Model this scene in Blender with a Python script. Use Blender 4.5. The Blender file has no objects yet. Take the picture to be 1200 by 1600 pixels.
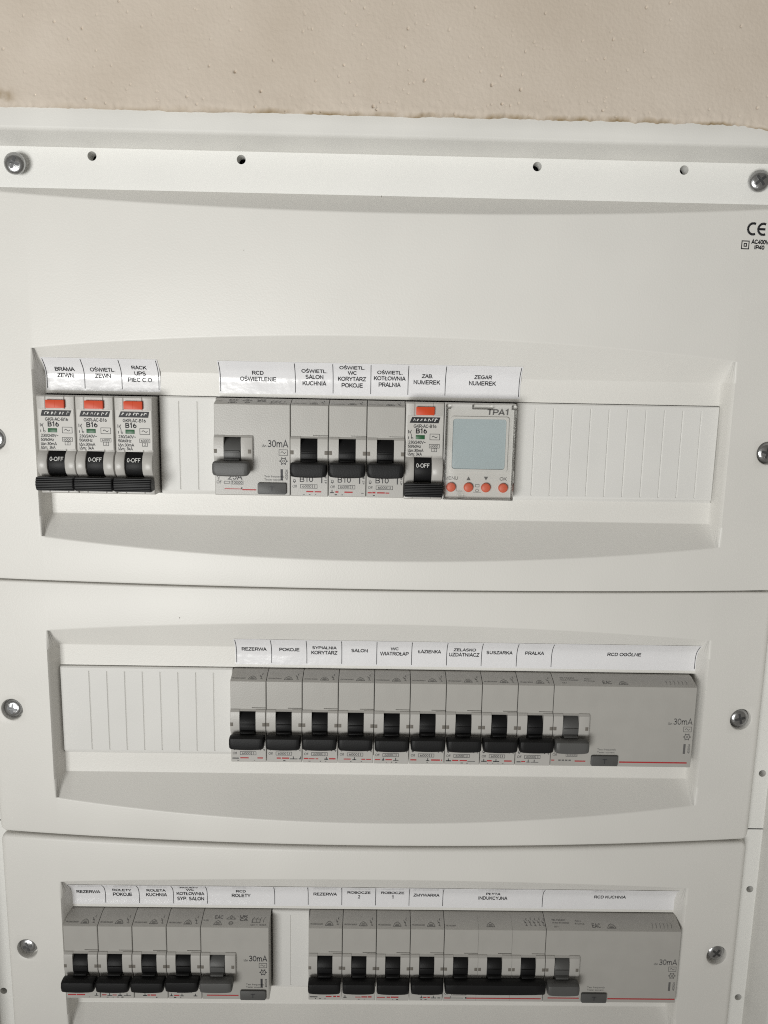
import bpy, bmesh, math, random
import numpy as np
from mathutils import Matrix, Vector
random.seed(7)
rng = np.random.default_rng(7)
S = 0.001                      # all dimensions below are millimetres

scene = bpy.context.scene
C = scene.collection
# ------------------------------------------------------------------ camera
cam = bpy.data.cameras.new('camera')
cam.lens = 27.05; cam.sensor_width = 36; cam.sensor_fit = 'AUTO'
cam.clip_start = 0.01; cam.clip_end = 50
co = bpy.data.objects.new('camera', cam); C.objects.link(co)
R = Vector((0.99975, -0.01083, 0.01948)); U = Vector((-0.01742, 0.16562, 0.98604)); F = Vector((0.01390, 0.98613, -0.16539))
m = Matrix((R, U, -F)).transposed().to_4x4()
m.translation = Vector((74.43, -357.87, 53.44)) * S
co.matrix_world = m
scene.camera = co
# ------------------------------------------------------------------ world and lamps (indoor daylight from a window)
w = bpy.data.worlds.new('World'); scene.world = w; w.use_nodes = True
bg = w.node_tree.nodes['Background']
bg.inputs['Color'].default_value = (1.0, 0.95, 0.86, 1); bg.inputs['Strength'].default_value = 0.17
def area(name, loc, target, sx, sy, power, col, spread=180):
    l = bpy.data.lights.new(name, 'AREA'); l.shape = 'RECTANGLE'; l.size = sx; l.size_y = sy
    l.energy = power; l.color = col; l.spread = math.radians(spread)
    o = bpy.data.objects.new(name, l); C.objects.link(o)
    o.location = loc
    o.rotation_euler = (Vector(target) - Vector(loc)).to_track_quat('-Z', 'Y').to_euler()
area('window_light', (-0.44, -1.26, -0.25), (0.03, 0, 0.19), 0.65, 0.5, 2.7, (0.995, 0.997, 0.97), 66)
scene.view_settings.view_transform = 'Standard'
scene.view_settings.look = 'None'
scene.view_settings.exposure = 0.0
scene.view_settings.gamma = 1.0
scene.cycles.use_denoising = False
scene.cycles.filter_width = 1.1

# ------------------------------------------------------------------ materials
def mat(name, col, rough=0.5, spec=0.5, metal=0.0, mott=0.0, mscale=60, bump=0.0, bscale=1500, trans=0.0):
    M = bpy.data.materials.new(name); M.use_nodes = True
    nt = M.node_tree; b = nt.nodes['Principled BSDF']
    b.inputs['Base Color'].default_value = (*col, 1); b.inputs['Roughness'].default_value = rough
    b.inputs['Metallic'].default_value = metal; b.inputs['Specular IOR Level'].default_value = spec
    tc = nt.nodes.new('ShaderNodeTexCoord')
    if mott:
        n = nt.nodes.new('ShaderNodeTexNoise'); n.inputs['Scale'].default_value = mscale; n.inputs['Detail'].default_value = 5
        nt.links.new(tc.outputs['Object'], n.inputs['Vector'])
        r = nt.nodes.new('ShaderNodeMapRange'); r.inputs[1].default_value = 0.3; r.inputs[2].default_value = 0.7
        r.inputs[3].default_value = 1 - mott; r.inputs[4].default_value = 1 + mott
        nt.links.new(n.outputs['Fac'], r.inputs[0])
        x = nt.nodes.new('ShaderNodeVectorMath'); x.operation = 'SCALE'; x.inputs[0].default_value = col
        nt.links.new(r.outputs[0], x.inputs['Scale']); nt.links.new(x.outputs[0], b.inputs['Base Color'])
    if bump:
        n = nt.nodes.new('ShaderNodeTexNoise'); n.inputs['Scale'].default_value = bscale; n.inputs['Detail'].default_value = 3
        nt.links.new(tc.outputs['Object'], n.inputs['Vector'])
        k = nt.nodes.new('ShaderNodeBump'); k.inputs['Strength'].default_value = bump; k.inputs['Distance'].default_value = 0.0002
        nt.links.new(n.outputs['Fac'], k.inputs['Height']); nt.links.new(k.outputs[0], b.inputs['Normal'])
    return M

COVER = mat('cream_plastic', (0.715, 0.701, 0.668), 0.42, 0.4, mott=0.02, mscale=25, bump=0.32, bscale=1300)
FRAME = mat('white_plastic', (0.76, 0.755, 0.73), 0.42, 0.4, mott=0.02, mscale=20, bump=0.15)
RIM = mat('rim_white_plastic', (0.69, 0.68, 0.65), 0.55, 0.3, mott=0.05, mscale=30, bump=0.3)  # frame plastic, a little darker and rougher on the rim
BLANK = mat('blank_plastic', (0.69, 0.682, 0.66), 0.5, 0.35, mott=0.02, mscale=40, bump=0.2)
PAPER = mat('glossy_label_paper', (0.78, 0.775, 0.79), 0.18, 0.5, mott=0.015, mscale=80, bump=1.0, bscale=130)
INK = mat('black_ink', (0.015, 0.015, 0.018), 0.5, 0.3)
GREY = mat('grey_plastic', (0.415, 0.403, 0.378), 0.34, 0.4, mott=0.03, mscale=90, bump=0.25)
HOUS = mat('light_grey_plastic', (0.465, 0.452, 0.428), 0.34, 0.4, mott=0.03, mscale=90, bump=0.2)
PRINT = mat('dark_grey_print', (0.04, 0.04, 0.044), 0.5, 0.3)
PALEPRINT = mat('pale_grey_print', (0.13, 0.127, 0.125), 0.5, 0.3)
BLACK = mat('black_plastic', (0.008, 0.008, 0.0085), 0.5, 0.22, mott=0.15, mscale=200, bump=0.3)
DKGREY = mat('dark_grey_plastic', (0.088, 0.088, 0.086), 0.48, 0.4, mott=0.06, mscale=200, bump=0.3)
TABGREY = mat('tab_grey_plastic', (0.17, 0.155, 0.135), 0.6, 0.3)
RED = mat('red_print', (0.42, 0.03, 0.035), 0.5, 0.3)
ORANGE = mat('orange_plastic', (0.60, 0.062, 0.014), 0.45, 0.4, mott=0.05, mscale=200)
SALMON = mat('salmon_rubber', (0.60, 0.125, 0.07), 0.45, 0.4, mott=0.04, mscale=200)
GREEN = mat('green_plastic', (0.015, 0.10, 0.035), 0.4, 0.4)
WHITEPRINT = mat('white_print', (0.7, 0.7, 0.68), 0.5, 0.3)
STICKER = mat('printed_face', (0.51, 0.497, 0.47), 0.42, 0.4, mott=0.02, mscale=60)
TIMER = mat('timer_plastic', (0.56, 0.55, 0.53), 0.45, 0.4, mott=0.02, mscale=60, bump=0.1)
LEVER = mat('ridged_black_plastic', (0.018, 0.018, 0.019), 0.5, 0.3, mott=0.15, mscale=200)
LCD = mat('liquid_crystal_glass', (0.40, 0.46, 0.48), 0.1, 0.5, mott=0.03, mscale=40)
STEEL = mat('zinc_steel', (0.50, 0.505, 0.51), 0.27, 0.5, 1.0, mott=0.08, mscale=400, bump=0.5, bscale=900)
SLOTSHADE = mat('slot_shade_steel', (0.14, 0.142, 0.145), 0.45, 0.5, 1.0)  # screw steel darkened to paint the shade inside the cross slot
def clear():
    M = bpy.data.materials.new('clear_plastic'); M.use_nodes = True; nt = M.node_tree
    nt.nodes.remove(nt.nodes['Principled BSDF'])
    t = nt.nodes.new('ShaderNodeBsdfTransparent'); t.inputs[0].default_value = (0.985, 0.985, 0.98, 1)
    g = nt.nodes.new('ShaderNodeBsdfGlossy'); g.inputs['Roughness'].default_value = 0.12
    f = nt.nodes.new('ShaderNodeFresnel'); f.inputs[0].default_value = 1.16
    x = nt.nodes.new('ShaderNodeMixShader')
    nt.links.new(f.outputs[0], x.inputs[0]); nt.links.new(t.outputs[0], x.inputs[1]); nt.links.new(g.outputs[0], x.inputs[2])
    nt.links.new(x.outputs[0], nt.nodes['Material Output'].inputs[0])
    return M
CLEAR = clear()
def plaster():
    M = bpy.data.materials.new('raw_plaster'); M.use_nodes = True; nt = M.node_tree; b = nt.nodes['Principled BSDF']
    b.inputs['Roughness'].default_value = 0.9; b.inputs['Specular IOR Level'].default_value = 0.17
    tc = nt.nodes.new('ShaderNodeTexCoord'); L = nt.links.new
    def noise(sc, det):
        n = nt.nodes.new('ShaderNodeTexNoise'); n.inputs['Scale'].default_value = sc; n.inputs['Detail'].default_value = det
        L(tc.outputs['Object'], n.inputs['Vector']); return n.outputs['Fac']
    r = nt.nodes.new('ShaderNodeValToRGB')
    r.color_ramp.elements[0].position = 0.3; r.color_ramp.elements[0].color = (0.53, 0.46, 0.385, 1)
    r.color_ramp.elements[1].position = 0.72; r.color_ramp.elements[1].color = (0.61, 0.54, 0.465, 1)
    L(noise(22, 8), r.inputs[0])
    # damp brown stain where the plaster was trowelled against the frame
    sx = nt.nodes.new('ShaderNodeAttribute'); sx.attribute_name = 'stain'
    n2 = noise(90, 5); mu = nt.nodes.new('ShaderNodeMath'); mu.operation = 'MULTIPLY'
    mr = nt.nodes.new('ShaderNodeMapRange'); mr.inputs[1].default_value = 0.38; mr.inputs[2].default_value = 0.62
    L(n2, mr.inputs[0]); L(mr.outputs[0], mu.inputs[0]); L(sx.outputs['Fac'], mu.inputs[1])
    mx = nt.nodes.new('ShaderNodeMixRGB'); mx.inputs[2].default_value = (0.27, 0.195, 0.105, 1)
    L(mu.outputs[0], mx.inputs[0]); L(r.outputs[0], mx.inputs[1]); L(mx.outputs[0], b.inputs['Base Color'])
    k = nt.nodes.new('ShaderNodeBump'); k.inputs['Strength'].default_value = 0.6; k.inputs['Distance'].default_value = 0.0004
    L(noise(700, 4), k.inputs['Height']); L(k.outputs[0], b.inputs['Normal'])
    return M
PLASTER = plaster()

# ------------------------------------------------------------------ mesh helpers
def finish(bm, name, material, bevel=0.0, sharp=35, seg=2):
    bmesh.ops.remove_doubles(bm, verts=bm.verts, dist=1e-4)
    bmesh.ops.dissolve_degenerate(bm, edges=bm.edges, dist=1e-4)
    bmesh.ops.recalc_face_normals(bm, faces=bm.faces)
    if bevel:
        es = [e for e in bm.edges if len(e.link_faces) == 2 and e.calc_face_angle(0) > math.radians(40)]
        bmesh.ops.bevel(bm, geom=es, offset=bevel, segments=seg, affect='EDGES', profile=0.5, clamp_overlap=True)
    return tomesh(bm, name, material, sharp)
def tomesh(bm, name, material, sharp=35):
    for f in bm.faces: f.smooth = True
    for e in bm.edges:
        e.smooth = not (len(e.link_faces) != 2 or e.calc_face_angle(0) > math.radians(sharp))
    bmesh.ops.scale(bm, vec=(S, S, S), verts=bm.verts)
    me = bpy.data.meshes.new(name); bm.to_mesh(me); bm.free()
    me.materials.append(material)
    return me
def put(name, me, parent=None, loc=(0, 0, 0), rot=None):
    o = bpy.data.objects.new(name, me); C.objects.link(o)
    o.location = Vector(loc) * S
    if rot: o.rotation_euler = rot
    if parent: o.parent = parent
    return o
def thing(name, label, cat, loc=(0, 0, 0), group=None):
    o = bpy.data.objects.new(name, None); C.objects.link(o); o.location = Vector(loc) * S
    o.empty_display_size = 0.01
    o['label'] = label; o['category'] = cat
    if group: o['group'] = group
    return o
def box(bm, x0, x1, y0, y1, z0, z1):
    v = [bm.verts.new((x, y, z)) for x in (x0, x1) for y in (y0, y1) for z in (z0, z1)]
    for f in ((0, 1, 3, 2), (4, 6, 7, 5), (0, 4, 5, 1), (2, 3, 7, 6), (0, 2, 6, 4), (1, 5, 7, 3)):
        bm.faces.new([v[i] for i in f])
def loft(bm, cols, caps=True, skip=None):
    """cols: list of (x, [(y, z), ...]) with equal counts"""
    V = [[bm.verts.new((x, y, z)) for (y, z) in p] for x, p in cols]
    n = len(cols[0][1])
    for i in range(len(V) - 1):
        for j in range(n - 1):
            if skip and skip(i, j): continue
            bm.faces.new((V[i][j], V[i + 1][j], V[i + 1][j + 1], V[i][j + 1]))
    if caps:
        bm.faces.new(V[0]); bm.faces.new(V[-1][::-1])
        for i in range(len(V) - 1):
            bm.faces.new((V[i][n - 1], V[i + 1][n - 1], V[i + 1][0], V[i][0]))
    return V
def prism_x(bm, prof, x0, x1): loft(bm, [(x0, prof), (x1, prof)])
def extrude_y(bm, poly, y0, y1):
    a = [bm.verts.new((x, y0, z)) for x, z in poly]; b = [bm.verts.new((x, y1, z)) for x, z in poly]
    bm.faces.new(a); bm.faces.new(b[::-1]); n = len(poly)
    for i in range(n): bm.faces.new((a[i], a[(i + 1) % n], b[(i + 1) % n], b[i]))
def lathe_y(bm, prof, cx, cz, n=28):
    """prof: (radius, y) from the outside in, about an axis along y"""
    rings = []
    for r, y in prof:
        if r < 1e-6: rings.append([bm.verts.new((cx, y, cz))])
        else: rings.append([bm.verts.new((cx + r * math.cos(2 * math.pi * k / n), y, cz + r * math.sin(2 * math.pi * k / n))) for k in range(n)])
    for a, b in zip(rings, rings[1:]):
        for k in range(n):
            q = (k + 1) % n
            if len(b) == 1: bm.faces.new((a[k], a[q], b[0]))
            elif len(a) == 1: bm.faces.new((a[0], b[q], b[k]))
            else: bm.faces.new((a[k], a[q], b[q], b[k]))
def rrect(x0, x1, z0, z1, r, n=5):
    P = []
    for cx, cz, a in ((x1 - r, z1 - r, 0), (x0 + r, z1 - r, 90), (x0 + r, z0 + r, 180), (x1 - r, z0 + r, 270)):
        for k in range(n + 1):
            t = math.radians(a + 90 * k / n); P.append((cx + r * math.cos(t), cz + r * math.sin(t)))
    return P

# ------------------------------------------------------------------ flat print: glyph meshes placed on surfaces
_txt = {}
def arc(cx, cy, rx, ry, a0, a1, n=9): return [(cx + rx * math.cos(math.radians(a0 + (a1 - a0) * k / n)), cy + ry * math.sin(math.radians(a0 + (a1 - a0) * k / n))) for k in range(n + 1)]
B, T, M_ = .07, .93, .5                      # centre lines of a plain sans-serif drawn with one stroke weight; capital height 1
_S = arc(.46, .72, .30, .215, 25, 262) + arc(.46, .285, .33, .22, 90, -152)
ST = {
 'A': (.93, [[(.05, 0), (.465, .97), (.88, 0)], [(.19, .32), (.74, .32)]]),
 'B': (.93, [[(.16, M_ + .02), (.5, M_ + .02)] + arc(.52, .725, .25, .205, -90, 90) + [(.16, T), (.16, B), (.54, B)] + arc(.56, .295, .27, .225, -90, 90) + [(.5, M_ + .02)]]),
 'C': (1.0, [arc(.53, .5, .42, .43, 38, 322, 14)]),
 'D': (1.0, [[(.16, B), (.16, T), (.48, T)] + arc(.48, .5, .41, .43, 90, -90) + [(.16, B)]]),
 'E': (.93, [[(.84, T), (.17, T), (.17, B), (.86, B)], [(.17, .51), (.8, .51)]]),
 'F': (.85, [[(.8, T), (.17, T), (.17, 0)], [(.17, .5), (.7, .5)]]),
 'G': (1.09, [arc(.55, .5, .44, .43, 40, 335, 14) + [(.96, .45), (.58, .45)]]),
 'H': (1.0, [[(.16, 0), (.16, 1)], [(.84, 0), (.84, 1)], [(.16, .52), (.84, .52)]]),
 'I': (.39, [[(.195, 0), (.195, 1)]]), 'J': (.7, [[(.55, 1), (.55, .3)] + arc(.31, .3, .24, .235, 0, -175)]),
 'K': (.93, [[(.16, 0), (.16, 1)], [(.86, 1), (.18, .36)], [(.42, .57), (.9, 0)]]), 'L': (.78, [[(.16, 1), (.16, B), (.74, B)]]),
 'Ł': (.78, [[(.16, 1), (.16, B), (.74, B)], [(-.02, .4), (.5, .68)]]),
 'M': (1.16, [[(.15, 0), (.15, .95), (.58, .06), (1.01, .95), (1.01, 0)]]), 'N': (1.0, [[(.15, 0), (.15, .93), (.85, .07), (.85, 1)]]),
 'O': (1.09, [arc(.545, .5, .455, .43, 0, 360, 18)]), 'Ó': (1.09, [arc(.545, .5, .455, .43, 0, 360, 18), [(.5, 1.08), (.68, 1.26)]]),
 'P': (.93, [[(.16, 0), (.16, T), (.55, T)] + arc(.56, .68, .28, .25, 90, -90) + [(.16, .43)]]),
 'R': (1.0, [[(.16, 0), (.16, T), (.58, T)] + arc(.6, .7, .26, .23, 90, -90) + [(.16, .47)], [(.52, .46), (.93, 0)]]),
 'S': (.93, [_S]), 'Ś': (.93, [_S, [(.42, 1.08), (.6, 1.26)]]),
 'T': (.85, [[(.03, T), (.82, T)], [(.425, T), (.425, 0)]]), 'U': (1.0, [[(.15, 1), (.15, .38)] + arc(.5, .38, .35, .31, 180, 360) + [(.85, 1)]]),
 'V': (.93, [[(.04, 1), (.465, .04), (.89, 1)]]), 'W': (1.32, [[(.04, 1), (.34, .05), (.66, .95), (.98, .05), (1.28, 1)]]),
 'X': (.93, [[(.06, 0), (.87, 1)], [(.06, 1), (.87, 0)]]), 'Y': (.93, [[(.04, 1), (.465, .45), (.89, 1)], [(.465, .45), (.465, 0)]]),
 'Z': (.85, [[(.08, T), (.76, T), (.07, B), (.79, B)]]),
 '0': (.78, [arc(.39, .5, .29, .43, 0, 360, 16)]), '1': (.78, [[(.16, .76), (.44, .97), (.44, 0)]]),
 '2': (.78, [arc(.38, .67, .27, .26, 165, -28) + [(.1, B), (.7, B)]]),
 '3': (.78, [arc(.37, .72, .25, .215, 150, -90) + arc(.37, .29, .29, .22, 90, -160)]),
 '4': (.78, [[(.55, 0), (.55, .93), (.06, .28), (.74, .28)]]), '5': (.78, [[(.66, T), (.2, T), (.13, .5)] + arc(.38, .34, .29, .27, 140, -155)]),
 '6': (.78, [arc(.4, .33, .28, .26, 130, 490, 14), arc(.62, .33, .5, .62, 118, 180, 6)]),
 '8': (.78, [arc(.39, .725, .23, .2, -90, 270, 12), arc(.39, .295, .29, .23, 90, 450, 12)]),
 '7': (.78, [[(.08, T), (.7, T), (.3, 0)]]),
 'm': (1.16, [[(.14, 0), (.14, .7)], [(.14, .45)] + arc(.36, .46, .2, .21, 170, 0, 6) + [(.56, 0)], [(.56, .45)] + arc(.78, .46, .21, .21, 170, 0, 6) + [(.99, 0)]]),
 'n': (.78, [[(.14, 0), (.14, .7)], [(.14, .43)] + arc(.38, .44, .25, .23, 170, 0, 6) + [(.63, 0)]]), 'z': (.7, [[(.08, .65), (.6, .65), (.07, B), (.63, B)]]),
 'k': (.7, [[(.14, 0), (.14, 1)], [(.6, .7), (.16, .28)], [(.3, .4), (.64, 0)]]), 'Δ': (.93, [[(.465, .95), (.08, B), (.85, B), (.465, .95)]]),
 '.': (.39, [[(.13, .07), (.27, .07)]]), '-': (.46, [[(.06, .38), (.4, .38)]]), '/': (.39, [[(.0, -.02), (.39, 1.02)]]), ':': (.39, [[(.13, .07), (.27, .07)], [(.13, .6), (.27, .6)]]),
 '~': (.82, [[(.08, .38), (.24, .52), (.41, .45), (.58, .38), (.74, .5)]]), ' ': (.39, [])}
def stroke_text(s, t):
    V, P, x = [], [], 0.0
    for ch in s:
        adv, lines = ST[ch]
        for L in lines:
            n = len(V); m = len(L); closed = m > 3 and math.dist(L[0], L[-1]) < 1e-6
            for k, (px, py) in enumerate(L):
                a = L[k - 1] if k else (L[-2] if closed else None); b = L[k + 1] if k < m - 1 else (L[1] if closed else None)
                d = []
                for p, q in ((a, (px, py)), ((px, py), b)):
                    if p is None or q is None: continue
                    l = math.dist(p, q) or 1e-9; d.append(((q[0] - p[0]) / l, (q[1] - p[1]) / l))
                nx = -sum(v[1] for v in d); ny = sum(v[0] for v in d); l = math.hypot(nx, ny) or 1e-9; nx /= l; ny /= l
                c = max(.45, abs(-nx * d[0][1] + ny * d[0][0])); h = t / 2 / c
                V += [(x + px + nx * h, py + ny * h), (x + px - nx * h, py - ny * h)]
            P += [(n + 2 * k, n + 2 * k + 1, n + 2 * k + 3, n + 2 * k + 2) for k in range(m - 1)]
        x += adv
    return V, P
def glyphs(s, bold=0.0):
    key = (s, bold)
    if key not in _txt and all(c in ST for c in s):
        _txt[key] = stroke_text(s, .15 + 2.4 * bold)
    elif key not in _txt:
        cu = bpy.data.curves.new('lettering', 'FONT'); cu.body = s; cu.resolution_u = 3
        cu.offset = bold
        o = bpy.data.objects.new('lettering', cu); C.objects.link(o)
        dg = bpy.context.evaluated_depsgraph_get()
        me = o.evaluated_get(dg).to_mesh()
        V = [(v.co.x, v.co.y) for v in me.vertices]; P = [tuple(p.vertices) for p in me.polygons]
        o.evaluated_get(dg).to_mesh_clear()
        bpy.data.objects.remove(o); bpy.data.curves.remove(cu)
        if not V: V = [(0, 0)]; P = []
        _txt[key] = (V, P)
    return _txt[key]
CAPB = max(y for x, y in glyphs('h')[0])         # the built-in font, for the lower-case small print
class Print:
    """a sheet of ink: flat shapes in (x, z), lifted onto a surface by fn(x, z) -> (x, y, z)"""
    def __init__(s, fn): s.V = []; s.P = []; s.fn = fn
    def poly(s, pts):
        n = len(s.V); s.V += [s.fn(x, z) for x, z in pts]; s.P.append(tuple(range(n, n + len(pts))))
    def rect(s, x0, x1, z0, z1): s.poly([(x0, z0), (x1, z0), (x1, z1), (x0, z1)])
    def line(s, pts, t=0.2):
        for (ax, az), (bx, bz) in zip(pts, pts[1:]):
            d = math.hypot(bx - ax, bz - az) or 1; nx, nz = -(bz - az) / d * t / 2, (bx - ax) / d * t / 2
            s.poly([(ax - nx, az - nz), (bx - nx, bz - nz), (bx + nx, bz + nz), (ax + nx, az + nz)])
    def frame(s, x0, x1, z0, z1, t=0.2):
        s.rect(x0, x1, z0, z0 + t); s.rect(x0, x1, z1 - t, z1); s.rect(x0, x0 + t, z0 + t, z1 - t); s.rect(x1 - t, x1, z0 + t, z1 - t)
    def ring(s, cx, cz, r, t=0.2, n=14, a0=0, a1=360):
        s.line([(cx + r * math.cos(math.radians(a0 + (a1 - a0) * k / n)), cz + r * math.sin(math.radians(a0 + (a1 - a0) * k / n))) for k in range(n + 1)], t)
    def text(s, txt, x, z, cap=None, width=None, align='L', bold=0.0, rot=0, slant=0.0, condense=1.0):
        V, P = glyphs(txt, bold); xs = [p[0] for p in V]; a, b = min(xs), max(xs)
        k = cap / (1.0 if all(c in ST for c in txt) else CAPB); kx = k * condense if width is None else width / max(1e-6, b - a)
        W = (b - a) * kx; off = {'L': 0, 'C': -W / 2, 'R': -W}[align]
        n = len(s.V); c, q = math.cos(math.radians(rot)), math.sin(math.radians(rot))
        for px, py in V:
            u, v = (px - a) * kx + off + slant * py * k, py * k
            s.V.append(s.fn(x + u * c - v * q, z + u * q + v * c))
        s.P += [tuple(i + n for i in p) for p in P]
    def mesh(s, name, material):
        me = bpy.data.meshes.new(name); me.from_pydata([(a * S, b * S, c * S) for a, b, c in s.V], [], s.P); me.materials.append(material)
        return me
def flat(y): return lambda x, z: (x, y, z)

# ------------------------------------------------------------------ layout of the board
CX = 79.0                                    # middle of the board
ROW = (0.0, -134.2, -268.5)                  # lower edge of the devices in each row
HALF = 192.5                                 # half width of a cover plate
FLOOR = 11.0                                 # depth of the recess floor
XR0, XR1 = -83.3, 241.2                      # recess ends on the front surface
XI0, XI1 = -80.6, 238.4                      # recess ends on the floor
def yfront(x):                               # the plates bulge towards the viewer in the middle
    u = (x - CX) / HALF
    return 5.0 - 10.0 * max(0.0, 1 - u * u)

# ------------------------------------------------------------------ frame let into the wall
FX0, FX1, FZ0, FZ1 = -124.0, 282.0, -326.0, 153.5
fr = thing('enclosure_frame', 'white plastic frame of the distribution board, let into the plaster wall', 'frame', (CX, 0, -337))
base = -Vector((CX, 0, -337))
bm = bmesh.new()
prof = [(0, 12), (0.0, 6.0), (0.6, 4.2), (3.0, -5.6), (3.5, -7.1), (4.6, -8), (22.0, -8), (23.4, -7.6), (24, -6), (24, 70)]
cor = ((FX0, FZ0, -1, -1), (FX1, FZ0, 1, -1), (FX1, FZ1, 1, 1), (FX0, FZ1, -1, 1))
rings = [[bm.verts.new((x + sx * o, y, z + sz * (o if o < 6 else o - 11))) for o, y in prof] for x, z, sx, sz in cor]
for i in range(4):
    a, b = rings[i], rings[(i + 1) % 4]
    for j in range(len(prof) - 1): bm.faces.new((a[j], b[j], b[j + 1], a[j + 1]))
put('rim', finish(bm, 'rim', RIM, sharp=50), fr, base)
def strip_holes(bm, x0, x1, z0, z1, y, holes, r, depth=4, vertical=False, n=24):
    """flat strip with a row of round holes"""
    T = (lambda u, v: (v, u)) if vertical else (lambda u, v: (u, v))
    u0, u1, v0, v1 = (z0, z1, x0, x1) if vertical else (x0, x1, z0, z1)
    def V(u, v, yy=y):
        a, b = T(u, v); return bm.verts.new((a, yy, b))
    cur = u0
    for hu, hv in sorted(holes):
        h = min(6, abs(hv - v0) - .2, abs(v1 - hv) - .2)
        h = 2.4 * r
        bm.faces.new((V(cur, v0), V(hu - h, v0), V(hu - h, v1), V(cur, v1)))
        ring = []; outer = []
        for k in range(n):
            t = 2 * math.pi * k / n; c, s_ = math.cos(t), math.sin(t)
            ring.append((hu + r * c, hv + r * s_))
            q = 1 / max(abs(c), abs(s_)); du, dv = c * q, s_ * q
            outer.append((hu + h * du, (v1 if dv > .999 else v0 if dv < -.999 else hv + (dv * (v1 - hv) if dv > 0 else dv * (hv - v0)))))
        R0 = [V(*p) for p in ring]; O = [V(*p) for p in outer]; D = [V(p[0], p[1], y + depth) for p in ring]
        for k in range(n):
            q = (k + 1) % n
            bm.faces.new((R0[k], R0[q], O[q], O[k])); bm.faces.new((R0[k], D[k], D[q], R0[q]))
        cur = hu + h
    bm.faces.new((V(cur, v0), V(u1, v0), V(u1, v1), V(cur, v1)))
bm = bmesh.new()
strip_holes(bm, FX0, FX1, 126, FZ1 + .2, 6.0, [(CX + d, 150.1) for d in (-132, -66, 66, 132)], 2.0, 7)
for za in (126.0,): box(bm, FX0, FX1, 6.02, 12.3, za, za + 1.2)
put('top_flange', finish(bm, 'top_flange', FRAME), fr, base)
for sgn in (-1, 1):
    xe = FX1 + .2 if sgn > 0 else FX0 - .2
    for z0, z1, hs in ((-173.4, 126, [-142.4 + 66.2 * k for k in range(5)]), (FZ0, -174.0, [-208.7, -274.0])):
        bm = bmesh.new()
        a, b = (CX + 178, xe) if sgn > 0 else (xe, CX - 178)
        strip_holes(bm, a, b, z0, z1, 11.0, [(h, CX + sgn * 199.5) for h in hs], 1.9, 5, vertical=True)
        put('side_flange', finish(bm, 'side_flange', FRAME), fr, base)
bm = bmesh.new(); box(bm, FX0 - .1, FX1 + .1, 11.02, 12.4, FZ0 - .1, -305)
put('bottom_flange', finish(bm, 'bottom_flange', FRAME), fr, base)
bm = bmesh.new()
box(bm, FX0 - 6, FX1 + 6, 12.5, 78, FZ0 - 6, FZ1 + 6)
for f in list(bm.faces):
    if abs(f.calc_center_median().y - 12.5) < 1: bm.faces.remove(f)
put('back_box', finish(bm, 'back_box', FRAME), fr, base)

# ------------------------------------------------------------------ screws
def screw_meshes():
    bm = bmesh.new()
    lathe_y(bm, [(2.2, 9.0), (2.2, 0.4), (4.6, 0.3), (4.75, -0.3), (4.5, -1.0), (3.7, -1.65), (2.7, -1.95), (0, -2.1)], 0, 0, 30)
    head = tomesh(bm, 'screw_head', STEEL, 40)
    bm = bmesh.new()
    a, t = 2.6, 0.6
    P = [(t, t), (t, a), (-t, a), (-t, t), (-a, t), (-a, -t), (-t, -t), (-t, -a), (t, -a), (t, -t), (a, -t), (a, t)]
    extrude_y(bm, P, -2.16, -1.2)
    for vv in bm.verts:                      # raised cross painted as the slot's shade; arm ends follow the dome
        if vv.co.y < -2 and math.hypot(vv.co.x, vv.co.z) > 2: vv.co.y = -2.06
    cross = finish(bm, 'cross_recess', SLOTSHADE)
    return head, cross
HEAD, CROSS = screw_meshes()
def screw(parent, x, y, z, ang):
    h = put('screw', HEAD, parent, (x, y, z), (random.uniform(-.05, .05), ang, random.uniform(-.06, .06)))
    put('cross_recess', CROSS, h)

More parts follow.
